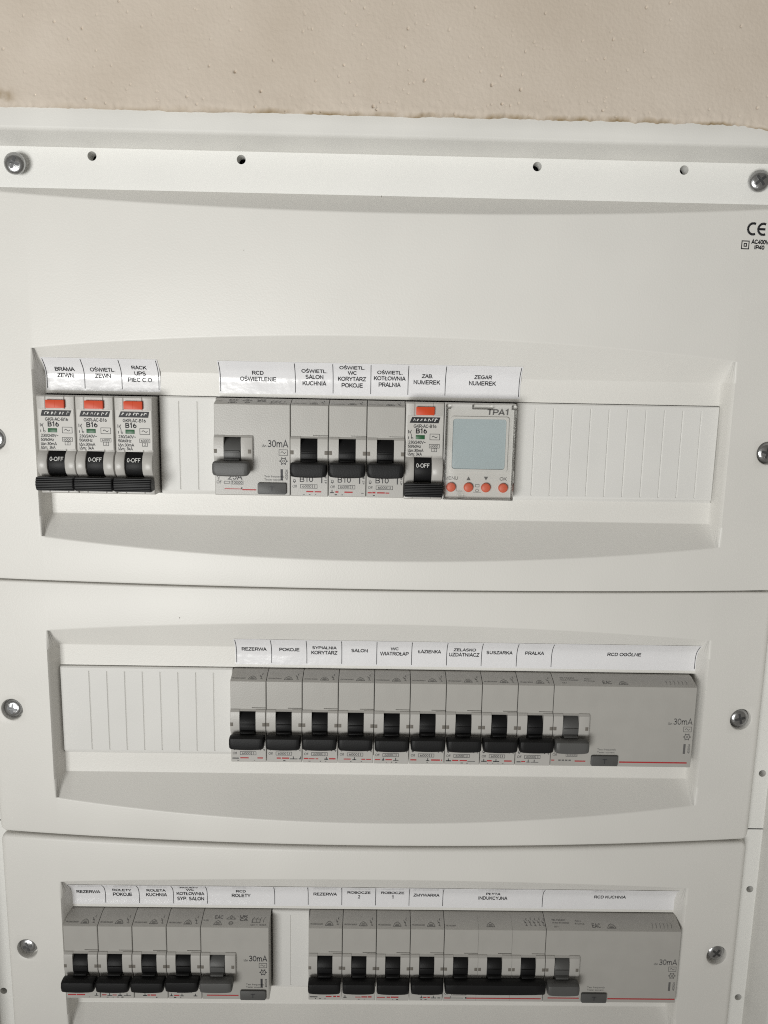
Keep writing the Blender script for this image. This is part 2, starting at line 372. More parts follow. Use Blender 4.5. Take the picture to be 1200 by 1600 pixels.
# ------------------------------------------------------------------ cover plates
def fillet(P, radii, n=3):
    out = [P[0]]
    for i in range(1, len(P) - 1):
        r = radii[i]
        if not r: out.append(P[i]); continue
        a, b, c = (np.array(P[k], float) for k in (i - 1, i, i + 1))
        u, v = a - b, c - b; lu, lv = np.linalg.norm(u), np.linalg.norm(v)
        u /= max(lu, 1e-9); v /= max(lv, 1e-9)
        th = math.acos(max(-1, min(1, float(u @ v))))
        t = min(r / max(math.tan(th / 2), 1e-3), 0.42 * lu, 0.42 * lv); t = max(t, min(0.15, .3 * lu, .3 * lv))
        for k in range(n + 1):
            q = k / n
            out.append(tuple(b + u * t * (1 - q) ** 2 + v * t * q ** 2))
    out.append(P[-1]); return out
def smooth01(t): t = max(0, min(1, t)); return t * t * (3 - 2 * t)
def cover(idx, ztop, zbot, top_crescent, rtop, rbot):
    z0 = ROW[idx]
    t = thing('cover_plate', COVER_LABELS[idx], 'cover plate', (CX, 0, zbot), 'screwed cover plates of the board')
    base = (-CX, 0, -zbot)
    sz = z0 + (24.2, 24.4, 25.6)[idx]
    SXL, SXR, H = CX - 182.0, CX + 181.8, 7.6
    xs = [CX - HALF, CX - HALF + .25, CX - HALF + 1.0, CX - HALF + 2.4, SXL - H, SXL + H, -90.5, -88]
    xs += [XR0 - .8] + [XR0 + (XI0 - XR0) * k / 6 for k in range(7)]
    xs += list(np.linspace(XI0, XI1, 61)[1:-1])
    xs += [XI1 + (XR1 - XI1) * k / 6 for k in range(7)] + [XR1 + .8]
    xs += [248, 250, SXR - H, SXR + H, CX + HALF - 2.4, CX + HALF - 1.0, CX + HALF - .25, CX + HALF]
    xs = [xs[0]] + xs + [xs[-1]]
    cols = []; inner = []
    for ci, x in enumerate(xs):
        edge = HALF - abs(x - CX)
        yf = yfront(x)
        if edge < 2.4: yf += (1 - math.sqrt(max(0, 1 - (1 - edge / 2.4) ** 2))) * 2.0
        last = ci in (0, len(xs) - 1)
        if last: yf = 14.0
        b = smooth01((x - XR0) / (XI0 - XR0)) * smooth01((XR1 - x) / (XR1 - XI1))
        inner.append(XI0 - .01 <= x <= XI1 + .01)
        yc = min(max(x, XR0), XR1); d = FLOOR - yfront(yc)
        fl = yf + (FLOOR - yf) * b if b < 1 else FLOOR
        lip = max(fl, yf)
        zo_t, zi_t = z0 + 56.4 + 1.12 * d * 0.99, z0 + 56.4
        zo_b, zi_b = z0 - 11.6 - 1.12 * d * 0.99, z0 - 11.6
        cr = 0.0
        if edge < 4: cr = 4 - math.sqrt(max(0, 16 - (4 - edge) ** 2))
        zt, zb = ztop - cr, zbot + cr
        if top_crescent:                    # sloping top rim that grows with the bulge
            c = max(0.02, 6.0 - yf); P = [(14, zt), (6.0, zt), (yf, zt - max(0.6, 0.86 * c))]; rad = [0, 0.5, 1.6]
            if last: P = [(14, zt), (14, zt - .2), (14, zt - .9)]
        else:
            P = [(14, zt), ((14 + yf) / 2, zt), (yf, zt)]; rad = [0, 0, rtop]
        P += [(yf, zo_t), (fl, zi_t)]; rad += [1.4, 1.0]
        sl_t = len(P)
        P += [(lip, z0 + 45.6)]; rad += [0.0]
        bk = 17.0 if inner[-1] else lip
        zz = [z0 + 45.6, sz + H, sz - H, z0 - 0.9]
        P += [(bk, zz[0]), (bk, zz[1]), (bk, zz[2]), (bk, zz[3])]; rad += [0, 0, 0, 0]
        P += [(lip, zz[3])]; rad += [0]
        P += [(fl, zi_b), (yf, zo_b), (yf, zb), ((14 + yf) / 2, zb), (14, zb)]; rad += [1.0, 1.4, rbot, 0, 0]
        if not inner[-1]:
            q = len(P)
        cols.append((x, fillet(P, rad)))
    # slot rows: index of the corner (bk, 45.6) in the filleted list
    nf = 4 if True else 0
    j0 = 0
    cnt = 0
    lens = [1] + [4 if r else 1 for r in rad[1:-1]] + [1]
    st = np.cumsum([0] + lens)
    jA = int(st[sl_t + 1]); jB = int(st[sl_t + 4])     # between back points of the slot
    jS = int(st[sl_t + 2]); iL = xs.index(SXL - H); iR = xs.index(SXR - H)
    def skip(i, j):
        if inner[i] and inner[i + 1] and jA <= j < jB: return True
        if i in (iL, iR) and j == jS: return True
        return False
    bm = bmesh.new()
    V = loft(bm, cols, caps=False, skip=skip)
    # slot ends
    for i in range(len(xs) - 1):
        if inner[i] != inner[i + 1]:
            pass
    # counterbored screw holes at both sides
    for sx_, i in ((SXL, iL), (SXR, iR)):
        n = 32; ring = []; out = []
        for k in range(n):
            a = 2 * math.pi * (k + .5) / n; c, s_ = math.cos(a), math.sin(a); q = H / max(abs(c), abs(s_))
            out.append(bm.verts.new((sx_ + c * q, yfront(sx_ + c * q), sz + s_ * q)))
            ring.append([bm.verts.new((sx_ + r * c, yfront(sx_ + r * c) + dy, sz + r * s_)) for r, dy in ((6.1, 0), (5.6, .25), (5.35, .9), (5.2, 4.4))])
        cen = bm.verts.new((sx_, yfront(sx_) + 4.4, sz))
        for k in range(n):
            p = (k + 1) % n
            bm.faces.new((out[k], out[p], ring[p][0], ring[k][0]))
            for q in range(3): bm.faces.new((ring[k][q], ring[p][q], ring[p][q + 1], ring[k][q + 1]))
            bm.faces.new((ring[k][3], ring[p][3], cen))
        for cx_, cz_ in ((-1, -1), (-1, 1), (1, -1), (1, 1)):   # corners of the square patch
            near = [o for o in out if (o.co.x - sx_) * cx_ > 0 and (o.co.z - sz) * cz_ > 0]
            near.sort(key=lambda o: (o.co.x - sx_ - cx_ * H) ** 2 + (o.co.z - sz - cz_ * H) ** 2)
            v = bm.verts.new((sx_ + cx_ * H, yfront(sx_ + cx_ * H), sz + cz_ * H))
            bm.faces.new((v, near[0], near[1]))
    put('face_plate', finish(bm, 'face_plate', COVER, sharp=42), t, base)
    for sx_ in (SXL, SXR):
        screw(t, sx_ - CX, yfront(sx_) + 2.7, sz - zbot + (.8 if idx == 2 else 0), random.uniform(0, 3))
    return t
COVER_LABELS = ('tallest cream cover plate at the top, carrying the CE mark',
                'middle cream cover plate with nine black breakers and a wide grey device',
                'lowest cream cover plate, cut off by the bottom of the picture')
c1 = cover(0, 136.2, -43.1, True, 1.0, 1.0)
c2 = cover(1, -43.7, -176.3, False, 1.0, 2.2)
c3 = cover(2, -177.4, -311.0, False, 2.2, 1.0)
for sgn, a in ((-1, 0.35), (1, 0.9)):        # two proud screws in the top flange hold the top plate
    screw(c1, sgn * 164.6, 2.6, 145.3 + 43.1, a)
# marks printed at the top right of the top plate
def on_cover(x, z): return (x - CX, yfront(x) - 0.06, z + 43.1)
p = Print(on_cover)
p.ring(242.8, 124.9, 2.4, 1.05, 16, 62, 298); p.ring(247.6, 124.9, 2.4, 1.05, 16, 62, 298); p.rect(245.6, 248.6, 124.4, 125.4)
p.frame(237.9, 241.7, 116.0, 119.8, .45); p.frame(239.0, 240.6, 117.1, 118.7, .45)
p.text('AC400V', 242.5, 118.5, cap=1.8, width=8.4, bold=.05); p.text('IP40', 244.2, 116.2, cap=1.7, width=4.8, bold=.05)
put('approval_mark', p.mesh('approval_mark', INK), c1)

# small scuffs and specks on the plates
def scuff(root, zb, pts):
    for x, z, a, b in pts:
        p = Print(lambda x, z: (x - CX, yfront(x) - .05, z - zb))
        p.poly([(x - a, z), (x - a * .2, z - b), (x + a, z + b * .3), (x + a * .4, z + b)])
        put('scuff_mark', p.mesh('scuff_mark', TABGREY), root)
scuff(c1, -43.1, [(75.6, 133.4, .2, .55), (15.4, 109.9, .22, .2)])
scuff(c2, -176.3, [(-17.3, -59.2, .3, .35)])
# ------------------------------------------------------------------ blanking plates
def blank(label, x0, x1, row, cuts):
    z0 = ROW[row]
    t = thing('blanking_plate', label, 'blanking plate', (x0, 0, z0), 'blanking plates in the unused slots')
    W = x1 - x0
    bm = bmesh.new(); y = 9.2
    loft(bm, [(a, [(19, -1.25), (10.94, -1.25), (10.7, -.9), (yy + .5, .1), (yy, .9), (yy, 1.3), (y2, 1.6), (y2, 42.9), (yy, 43.2), (yy, 44.7), (yy + .5, 45.35), (19, 45.35)])
              for k, (a, yy, y2) in enumerate(((0, y + .3, y + .3), (.3, y, y), (.3, y, y + .9), (W - .3, y, y + .9), (W - .3, y, y), (W, y + .3, y + .3)))])
    put('plate', finish(bm, 'plate', BLANK), t)
    cs = [.3] + [c - x0 for c in cuts] + [W - .3]
    for k, (a, b) in enumerate(zip(cs, cs[1:])):
        bm = bmesh.new(); c0 = 0 if k == 0 else .3; c1_ = 0 if k == len(cs) - 2 else .3
        L_ = lambda x, d: (x, [(y + 1.2, 1.2), (y - .012 + d, 1.2), (y - .012 + d, 43.3), (y + 1.2, 43.3)])
        loft(bm, [L_(a, 0.42 if c0 else 0), L_(a + max(c0 * 1.5, .02), 0), L_(b - max(c1_ * 1.5, .02), 0), L_(b, 0.42 if c1_ else 0)])
        put('segment', finish(bm, 'segment', BLANK, sharp=25), t)
blank('narrow white blanking plate between the three orange-buttoned breakers and the RCD OŚWIETLENIE device', -27.3, -.5, 0, [-18, -9.3])
blank('widest white blanking plate, right of the timer in the top row', 141.9, 238.2, 0, [150.6 + 8.8 * k for k in range(10)])
blank('white blanking plate at the left end of the middle row', -80.4, 5.4, 1, [-66 + 8.86 * k for k in range(8)])
blank('narrowest white blanking plate, in the gap of the bottom row', 24.7, 44.2, 2, [34.6])

# ------------------------------------------------------------------ label strips
def strip_at(s):
    """arc length up the paper -> (y, z): flat on the floor, then curling forward along the bevel"""
    a, Rr, th = 5.2, 10.0, math.radians(43)
    if s <= a: return (10.8, 47.2 + s)
    if s <= a + Rr * th:
        q = (s - a) / Rr; return (10.8 - Rr * (1 - math.cos(q)), 47.2 + a + Rr * math.sin(q))
    q = s - a - Rr * th
    return (10.8 - Rr * (1 - math.cos(th)) - q * math.sin(th), 47.2 + a + Rr * math.sin(th) + q * math.cos(th))
SL = 16.6
def label_strip(label, row, x0, cells, divs):
    z0 = ROW[row]
    t = thing('label_strip', label, 'label strip', (x0, 0, z0), 'printed paper label strips')
    x1 = divs[-1]
    bm = bmesh.new()
    ss = [SL * k / 22 for k in range(23)]
    pr = [strip_at(s) for s in ss]
    nrm = []
    xs = np.linspace(x0 - .6, x1 + .7, max(3, int((x1 - x0) / 5)))
    wob = [0.12 * math.sin(x * .21 + row) * math.sin(x * .047 + 1) for x in xs]
    loft(bm, [(x, [(y - max(0, k) * w_ / 22, z) for k, (y, z) in enumerate(pr)] + [(y + .18 - max(0, k) * w_ / 22, z + .05) for k, (y, z) in reversed(list(enumerate(pr)))]) for x, w_ in zip(xs, wob)])
    for v in bm.verts: v.co.x -= x0
    put('paper', finish(bm, 'paper', PAPER, sharp=60), t)
    def up(x, s):
        y, z = strip_at(s); y2, z2 = strip_at(s + .1)
        ty, tz = (y2 - y) / .1, (z2 - z) / .1; n = Vector((0, -tz, ty))
        w_ = 0.12 * math.sin(x * .21 + row) * math.sin(x * .047 + 1) * s / SL
        return (x - x0, y - w_ + n.y * .09, z + n.z * .09)
    for d in divs:
        p = Print(up)
        for k in range(16): p.rect(d - .15, d + .15, .9 + 15 * k / 16, .9 + 15 * (k + 1) / 16)
        put('divider_line', p.mesh('divider_line', INK), t)
    for a, b, lines in cells:
        if not lines: continue
        p = Print(up); n = len(lines); mid = (8.5, 8.3, 7.5)[row]
        if n == 4: mid += .9
        for i, (txt, wd) in enumerate(lines):
            p.text(txt, (a + b) / 2 + .1, mid + (n / 2 - i - .5) * 3.05 - 1.0, cap=1.95, width=wd, align='C', bold=.022)
        put('lettering', p.mesh('lettering', INK), t)
def mk(divs, texts): return [(a, b, tx) for a, b, tx in zip(divs, divs[1:], texts)]
d = [-79.9, -62.3, -44.9, -27.6]
label_strip('short label strip reading BRAMA ZEWN. above the three orange-buttoned breakers', 0, d[0], mk(d, [
    [('BRAMA', 9.2), ('ZEWN.', 8.4)], [('OŚWIETL.', 11.6), ('ZEWN.', 8.2)], [('RACK', 7.0), ('UPS', 5.4), ('PIEC C.O.', 11.8)]]), d)
d = [1.4, 36.6, 54.4, 72.2, 89.8, 107.4, 142.4]
label_strip('label strip of the top row reading RCD OŚWIETLENIE to ZEGAR NUMEREK', 0, d[0], mk(d, [
    [('RCD', 5.4), ('OŚWIETLENIE', 17.0)], [('OŚWIETL.', 12.0), ('SALON', 8.4), ('KUCHNIA', 11.2)],
    [('OŚWIETL.', 12.0), ('WC', 4.2), ('KORYTARZ', 13.4), ('POKOJE', 10.0)], [('OŚWIETL.', 12.0), ('KOTŁOWNIA', 15.0), ('PRALNIA', 10.4)],
    [('ZAB.', 5.4), ('NUMEREK', 12.6)], [('ZEGAR', 8.6), ('NUMEREK', 12.8)]]), d)
d = [7.3, 24.8, 42.4, 59.9, 77.4, 94.9, 112.5, 130.0, 147.7, 165.3, 238.0]
label_strip('long label strip of the middle row reading REZERWA to RCD OGÓLNE', 1, d[0], mk(d, [
    [('REZERWA', 12.4)], [('POKOJE', 10.0)], [('SYPIALNIA', 12.2), ('KORYTARZ', 13.2)], [('SALON', 8.2)],
    [('WC', 4.0), ('WIATROŁAP', 14.4)], [('ŁAZIENKA', 11.6)], [('ZELASKO', 11.4), ('UZDATNIACZ', 15.4)], [('SUSZARKA', 13.2)],
    [('PRALKA', 9.6)], [('RCD OGÓLNE', 17.0)]]), d)
d = [-81.2, -63.4, -45.6, -27.6, -9.8, 25.8, 43.5, 61.3, 79.2, 97.0, 114.9, 168.0, 239.6]
label_strip('long label strip of the bottom row reading REZERWA to RCD KUCHNIA', 2, d[0], mk(d, [
    [('REZERWA', 12.4)], [('ROLETY', 10.0), ('POKOJE', 10.0)], [('ROLETA', 10.0), ('KUCHNIA', 11.0)],
    [('ROLETY', 9.6), ('WC', 4.0), ('KOTŁOWNIA', 14.6), ('SYP. SALON', 14.2)], [('RCD', 5.2), ('ROLETY', 10.0)], None,
    [('REZERWA', 12.4)], [('ROBOCZE', 12.2), ('2', 1.3)], [('ROBOCZE', 12.2), ('1', .9)], [('ZMYWARKA', 14.0)],
    [('PŁYTA', 7.6), ('INDUKCYJNA', 15.4)], [('RCD KUCHNIA', 17.0)]]), d)

# ------------------------------------------------------------------ breakers with black or grey handles
MOD = 17.7
def cheek(g):    # profile (y, z) at the full-width housing, g = depth of the fine groove above it
    return [(30, .2), (.4, .2), (0, .6), (0, 14.0), (0, 14.6), (-1.5, 17.4), (-1.8, 19), (-1.8, 25.6), (-1.5, 27.2), (-.5, 28.2), (0, 28.3),
            (0, 28.72), (g, 28.72), (g, 29.08), (0, 29.08), (0, 42.4), (.3, 42.7), (8, 45.1), (30, 45.1)]
def slot(g):
    return [(30, .2), (.4, .2), (0, .6), (0, 14.0), (5, 14.0), (5, 17.4), (5, 19), (5, 25.6), (5, 27.4), (-1.0, 27.5), (0, 28.3),
            (0, 28.72), (g, 28.72), (g, 29.08), (0, 29.08), (0, 42.4), (.3, 42.7), (8, 45.1), (30, 45.1)]
def plainp():
    return [(30, .2), (.4, .2), (0, .6), (0, 14.0), (0, 14.6), (0, 17.4), (0, 19), (0, 25.6), (0, 27.2), (0, 28.2), (0, 28.3),
            (0, 28.72), (0, 28.72), (0, 29.08), (0, 29.08), (0, 42.4), (.3, 42.7), (8, 45.1), (30, 45.1)]
def lower(P, x, W):  # tiny side chamfer
    return P
_me = {}
def body_mesh(n, rcd):
    key = ('body', n, rcd)
    if key in _me: return _me[key]
    W = n * MOD; g0 = .16; cols = []
    def sh(P, d): return [(y + d if y < 20 else y, z) for y, z in P]
    cols.append((g0, sh(cheek(0), .25))); cols.append((g0 + .25, cheek(0)))
    for k in range(1 if rcd else n):
        o = k * MOD
        if k: cols.append((o - .01, cheek(.7))); cols.append((o + .0, sh(cheek(0), .5))); cols.append((o + .12, cheek(0)))
        cols.append((o + 4.75, cheek(0))); cols.append((o + 4.76, slot(0)))
        if rcd: cols.append((o + 12.7, slot(0))); cols.append((o + 12.71, cheek(0)))
        else:
            cols.append((o + 10.6, slot(0))); cols.append((o + 10.61, slot(.7)))
            cols.append((o + 12.7, slot(.7))); cols.append((o + 12.71, cheek(.7)))
    if rcd:
        cols.append((17.2, cheek(0))); cols.append((18.0, [(y * .8 if y < 0 else y, z) for y, z in cheek(0)])); cols.append((18.25, plainp()))
        cols.append((W - .4, plainp())); cols.append((W - g0, sh(plainp(), .25)))
    else:
        cols.append((W - .4, cheek(.7))); cols.append((W - g0, sh(cheek(.7), .25)))
    bm = bmesh.new(); loft(bm, cols)
    for f in bm.faces:
        c = f.calc_center_median()
        if c.z < 28.32 and c.y < 8 and (not rcd or (c.x < 18.3 and c.z > 14.0)): f.material_index = 1
    _me[key] = finish(bm, 'body', GREY, sharp=28); _me[key].materials.append(HOUS)
    return _me[key]
def toggle_mesh(n, material, key):
    if key in _me: return _me[key]
    bm = bmesh.new(); W = n * MOD
    for k in range(n):
        o = k * MOD
        drum = [(5 - 7.3 * math.cos(math.radians(a)), 20.2 + 7.3 * math.sin(math.radians(a))) for a in range(-50, 86, 9)]
        prism_x(bm, [(6, 13.2)] + drum + [(6, 27.4)], o + 4.95, o + 12.5)
        prism_x(bm, [(-1.8, 21.6), (-2.75, 21.5), (-2.75, 20.9), (-1.8, 20.5)], o + 5.2, o + 12.2)
        prism_x(bm, [(-1.2, 18.4), (-3.6, 17.6), (-3.6, 13.0), (-1.2, 12.6)], o + 5.4, o + 12.0)
    neck = finish(bm, 'toggle', material, bevel=.18)
    bm = bmesh.new()
    xr = W - .6 if key[1] != 'rcd' else 16.9
    P = [(-1.6, 12.0), (-2.4, 16.2), (-4.6, 17.0), (-6.6, 16.9), (-7.7, 16.2), (-8.1, 13.5), (-7.6, 11.0), (-6.6, 10.3), (-4.0, 10.6)]
    def sc(P, kz, dy): return [(y + dy, 13.6 + (z - 13.6) * kz) for y, z in P]
    cols = [(.5, sc(P, .72, .9)), (.75, sc(P, .86, .35)), (1.3, sc(P, .96, .05))]
    nn = 10
    for k in range(1, nn):                   # the lower edge sags slightly in the middle
        x = 1.3 + (xr - 2.6 + .7) * k / nn; u = 2 * k / nn - 1
        cols.append((x, [(y, z - (.35 * (1 - u * u) if z < 12.5 else 0)) for y, z in P]))
    cols += [(xr - .6, sc(P, .96, .05)), (xr - .1, sc(P, .86, .35)), (xr + .15, sc(P, .72, .9))]
    loft(bm, cols)
    bar = finish(bm, 'handle', material, sharp=40)
    _me[key] = (neck, bar); return _me[key]
def tabs(t, n, rcd, W):
    if ('tab',) not in _me:
        bm = bmesh.new(); box(bm, 0, 1.5, -1.86, 0, 20.0, 21.9); _me[('tab',)] = finish(bm, 'clip_tab', TABGREY, bevel=.1)
    for k in range(1 if rcd else n):
        put('clip_tab', _me[('tab',)], t, (k * MOD + .22, 0, 0))
        put('clip_tab', _me[('tab',)], t, (k * MOD + 15.95, 0, 0))
def on_chamfer(x, u):                        # u = distance up the sloping top face
    L = math.hypot(7.7, 2.4); return (x, .3 + 7.7 * u / L - .02, 42.7 + 2.4 * u / L + .06)
def house_mark(p, x, z, k=1.0):
    p.line([(x, z), (x + 4.2 * k, z), (x + 3.4 * k, z + 1.6), (x + 2.1 * k, z + 2.5), (x + .8 * k, z + 1.6), (x, z)], .22)
    p.line([(x + 1.0 * k, z + .5), (x + 3.2 * k, z + .5)], .3); p.line([(x + 1.2 * k, z + 1.2), (x + 3.0 * k, z + 1.2)], .25)
def switch_mark(p, x, z):
    p.line([(x + 1.2, z), (x + .9, z + 1.4), (x, z + 3)], .2); p.line([(x + 1.5, z + 3), (x + 1.1, z + 3.6), (x + 1.5, z + 4.4)], .25)
    p.line([(x + .5, z + .2), (x + 1.7, z - .1)], .2); p.line([(x + .2, z + 1.7), (x + 1.2, z + 1.9)], .3)
def chamfer_print(t, n, rcd):
    p = Print(on_chamfer); W = n * MOD
    if not rcd and n == 1:
        p.text('FR-C0061263423', .9, 1.6, cap=.75, width=6.4); house_mark(p, 8.6, 1.2); switch_mark(p, 14.1, 1.6)
    elif not rcd:
        p.text('TE-1S230Y', .8, 1.4, cap=.75, width=5.2); house_mark(p, 22.0, 1.4)
        for k in range(5):
            switch_mark(p, 42 + 2.3 * k, 2.2 + .25 * (k % 2))
    elif n == 2:
        p.text('EAC', 6.5, 4.4, cap=2.0, width=4.2); p.line([(12.6, 4.3), (15.0, 6.4), (17.4, 4.3), (12.6, 4.3)], .22); p.ring(15, 5.1, .5, .2, 8)
        house_mark(p, 6.4, 1.0); p.ring(15.2, 2.0, 1.0, .2, 12); p.rect(14.0, 16.6, 1.9, 2.2)
        p.text('UK', 19.4, 5.2, cap=1.4, width=4.2, bold=.03); p.text('CA', 19.6, 3.4, cap=1.4, width=4.2, bold=.03)
        for k in range(4): p.line([(26.4 + 1.9 * k, 2.6), (26.4 + 1.9 * k, 4.2), (27.2 + 1.9 * k, 5.6)], .2)
        p.frame(26.0, 30.4, 2.4, 4.6, .18); p.text('IΔm = 1500A', 25.6, .8, cap=.8, width=8.2); p.text('Un 230', .8, 3.2, cap=.7, width=2.6)
    else:
        p.text('TE-1S2307', 3.6, 5.2, cap=.8, width=7.4); p.text('WAR-97300020', 3.6, 3.6, cap=.8, width=9.0); p.text('Made in', 16.0, 4.8, cap=.8, width=3.0); p.text('France', 15.6, 3.2, cap=.8, width=5.0)
        p.text('CE-1', 4.2, 1.4, cap=.8, width=2.2); p.text('EAC', 24.4, 1.4, cap=2.4, width=4.4); house_mark(p, 32.2, 1.2, 1.1)
        for k in range(6): p.line([(56 + 2 * k, 1.4), (56 + 2 * k + .4, 2.6), (56.4 + 2 * k, 4.4)], .16)
    put('top_marking', p.mesh('top_marking', PALEPRINT), t)
def low_print(t, n, rcd, row, rating, seed):
    r = random.Random(seed); W = n * MOD
    p = Print(flat(-.05)); q = Print(flat(-.05))
    if rcd:
        p.text(rating, 6.0, 7.5 if row == 0 else 9.6, cap=2.9, width=7.0); p.ring(2.0, 9.0, .55, .2, 10); p.line([(2, 8.2), (2, 7.4)], .3); p.text('Off', 1.0, 5.6, cap=1.4, width=2.2)
        if row == 0: p.frame(4.4, 7.0, 5.6, 6.8, .2)
        p.frame(7.6, 13.4, 5.3, 7.0, .2); p.text('10000', 8.0, 5.6, cap=1.1, width=5.0)
        if row == 0: q.rect(4.6, 12.6, 3.0, 3.35); p.rect(12.4, 12.9, 3.0, 4.0); q.rect(12.9, 19.4, 2.6, 3.15)
        elif row == 1:
            q.rect(.4, 2.0, 3.1, 3.6); q.rect(12.2, 17.6, 2.7, 3.3); q.rect(34.6, W - 2.2, 2.4, 3.1)
            for k in range(4): p.rect(4 + k * 1.7, 5.2 + k * 1.7, 3.0, 3.7)
        else: q.rect(2.6, 19.2, 2.5, 3.1); (q.rect(34.4, W - .6, 2.3, 3.0) if n > 2 else None)
        p.text('Test frequently', 23.2, 8.9, cap=.95, width=9.4); p.text('Tester souvent', 23.2, 7.4, cap=.95, width=8.8)
        xr = W - 1.0
        p.text('30mA', xr, 23.0, cap=3.3, width=9.6, align='R'); p.text('IΔn', xr - 10.2, 23.0, cap=1.2, width=2.0, align='R')
        p.frame(xr - 4.4, xr - .2, 19.2, 22.0, .22); p.line([(xr - 3.5, 20.4), (xr - 2.9, 21.1), (xr - 1.8, 20.1), (xr - 1.1, 20.8)], .25)
        p.ring(xr - 2.2, 16.6, 1.35, .35, 8); p.ring(xr - 2.2, 16.6, .5, .25, 8)
        for a in range(0, 360, 60): p.rect(xr - 2.2 + 1.7 * math.cos(math.radians(a)) - .25, xr - 2.2 + 1.7 * math.cos(math.radians(a)) + .25, 16.6 + 1.7 * math.sin(math.radians(a)) - .25, 16.6 + 1.7 * math.sin(math.radians(a)) + .25)
        p.rect(xr - 3.6, xr - 2.5, 7.6, 12.8)
        p.text('402024', xr - .2, 7.7, cap=1.2, width=5.0, rot=90)
    else:
        p.text(rating, 4.4, 7.0, cap=2.6, width=6.2)
        p.ring(1.9, 7.6, .55, .2, 10); p.line([(1.3, 7.2), (1.9, 6.6), (2.5, 7.2)], .25); p.text('Off', 1.0, 4.3, cap=1.3, width=2.1)
        p.frame(4.6, 12.6, 4.0, 5.9, .2); p.text('6000', 5.6, 4.4, cap=1.1, width=4.2); p.text('3', 10.9, 4.4, cap=1.1, width=.7); p.rect(10.2, 10.4, 4.2, 5.8)
        p.rect(14.4, 14.9, 6.6, 9.6); p.text('41 8', 17.0, 6.2, cap=1.0, width=3.6, rot=90)
        if n > 1:
            q.rect(1, 4, 2.0, 2.55); q.rect(12.6, W - 1, 2.0, 2.6); p.rect(4.0, 4.3, 2.0, 3.4); p.rect(12, 12.7, 2.0, 2.9); p.rect(4.6, 11, 2.2, 2.4)
        else:
            x = .8
            while x < 16.2:                  # worn scraps of the old marking along the lower edge
                ln = r.uniform(1.2, 4.4); kind = r.random()
                if kind < .5: q.rect(x, min(16.6, x + ln), 2.2, 2.2 + r.uniform(.45, .75))
                elif kind < .8:
                    p.rect(x, min(16.6, x + ln), 2.0, 2.0 + r.uniform(.25, .6))
                    if r.random() < .7: p.rect(x + ln * .4, x + ln * .4 + .4, 2.0, 3.5)
                x += ln + r.uniform(.15, .9)
            for k in range(4): p.rect(3 + 2.6 * k + r.uniform(0, 1), 4.2 + 2.6 * k, 1.0, 1.0 + r.uniform(.15, .5)) if r.random() < .5 else None
    put('rating_print', p.mesh('rating_print', PALEPRINT if n == 4 else PRINT), t); put('red_stripe', q.mesh('red_stripe', RED), t)
_seed = [0]
def breaker(label, row, x0, n=1, rcd=False, rating='B10'):
    _seed[0] += 1
    z0 = ROW[row]
    name = 'residual_current_device' if rcd else 'circuit_breaker'
    t = thing(name, label, 'residual current device' if rcd else 'circuit breaker', (x0, random.uniform(-.08, .08), z0),
              'grey handled residual current devices' if rcd else 'black handled circuit breakers')
    put('body', body_mesh(n, rcd), t)
    neck, bar = toggle_mesh(1 if rcd else n, DKGREY if rcd else BLACK, ('tog', 'rcd' if rcd else 'mcb', 1 if rcd else n))
    tg = put('toggle', neck, t, (random.uniform(-.06, .06), 0, random.uniform(-.25, .2))); put('handle', bar, tg, (0, random.uniform(-.25, .25), 0))
    tabs(t, n, rcd, n * MOD)
    if rcd:
        if ('btn',) not in _me:
            bm = bmesh.new(); extrude_y(bm, rrect(20.2, 33.6, 1.0, 6.4, .8), -1.3, .3); _me[('btn',)] = finish(bm, 'test_button', DKGREY, bevel=.3)
            q = Print(flat(-1.36)); q.text('T', 26.9, 2.4, cap=2.4, width=2.2, align='C'); _me[('btnT',)] = q.mesh('button_letter', PRINT)
        b = put('test_button', _me[('btn',)], t); put('button_letter', _me[('btnT',)], b)
    chamfer_print(t, n, rcd); low_print(t, n, rcd, row, rating, _seed[0])
    return t
# top row
breaker('grey-handled residual current device under the label RCD OŚWIETLENIE', 0, 0, 2, True, '25A')
for k, nm in enumerate(('OŚWIETL. SALON KUCHNIA', 'OŚWIETL. WC KORYTARZ POKOJE', 'OŚWIETL. KOTŁOWNIA PRALNIA')):
    breaker('black-handled B10 breaker under the label ' + nm, 0, 35.4 + MOD * k)
# middle row
for k, nm in enumerate(('REZERWA', 'POKOJE', 'SYPIALNIA KORYTARZ', 'SALON', 'WC WIATROŁAP', 'ŁAZIENKA', 'ZELASKO UZDATNIACZ', 'SUSZARKA', 'PRALKA')):
    breaker('black-handled breaker under the label ' + nm + ' in the middle row', 1, 5.75 + MOD * k)
breaker('wide grey-handled residual current device under the label RCD OGÓLNE', 1, 5.75 + MOD * 9, 4, True, '40A')
# bottom row
for k, nm in enumerate(('REZERWA at the left end of', 'ROLETY POKOJE in', 'ROLETA KUCHNIA in', 'ROLETY WC KOTŁOWNIA SYP. SALON in')):
    breaker('black-handled breaker under the label ' + nm + ' the bottom row', 2, -82.0 + MOD * k)
breaker('grey-handled residual current device under the label RCD ROLETY, approval marks on its sloping top', 2, -82.0 + MOD * 4, 2, True, '25A')
for k, nm in enumerate(('REZERWA right of the blanking plate in', 'ROBOCZE numbered two in', 'ROBOCZE numbered one in', 'ZMYWARKA in')):
    breaker('black-handled breaker under the label ' + nm + ' the bottom row', 2, 44.55 + MOD * k)
breaker('three-module breaker with one wide black handle under the label PŁYTA INDUKCYJNA', 2, 44.55 + MOD * 4, 3)
breaker('wide grey-handled residual current device under the label RCD KUCHNIA', 2, 44.55 + MOD * 7, 4, True, '40A')

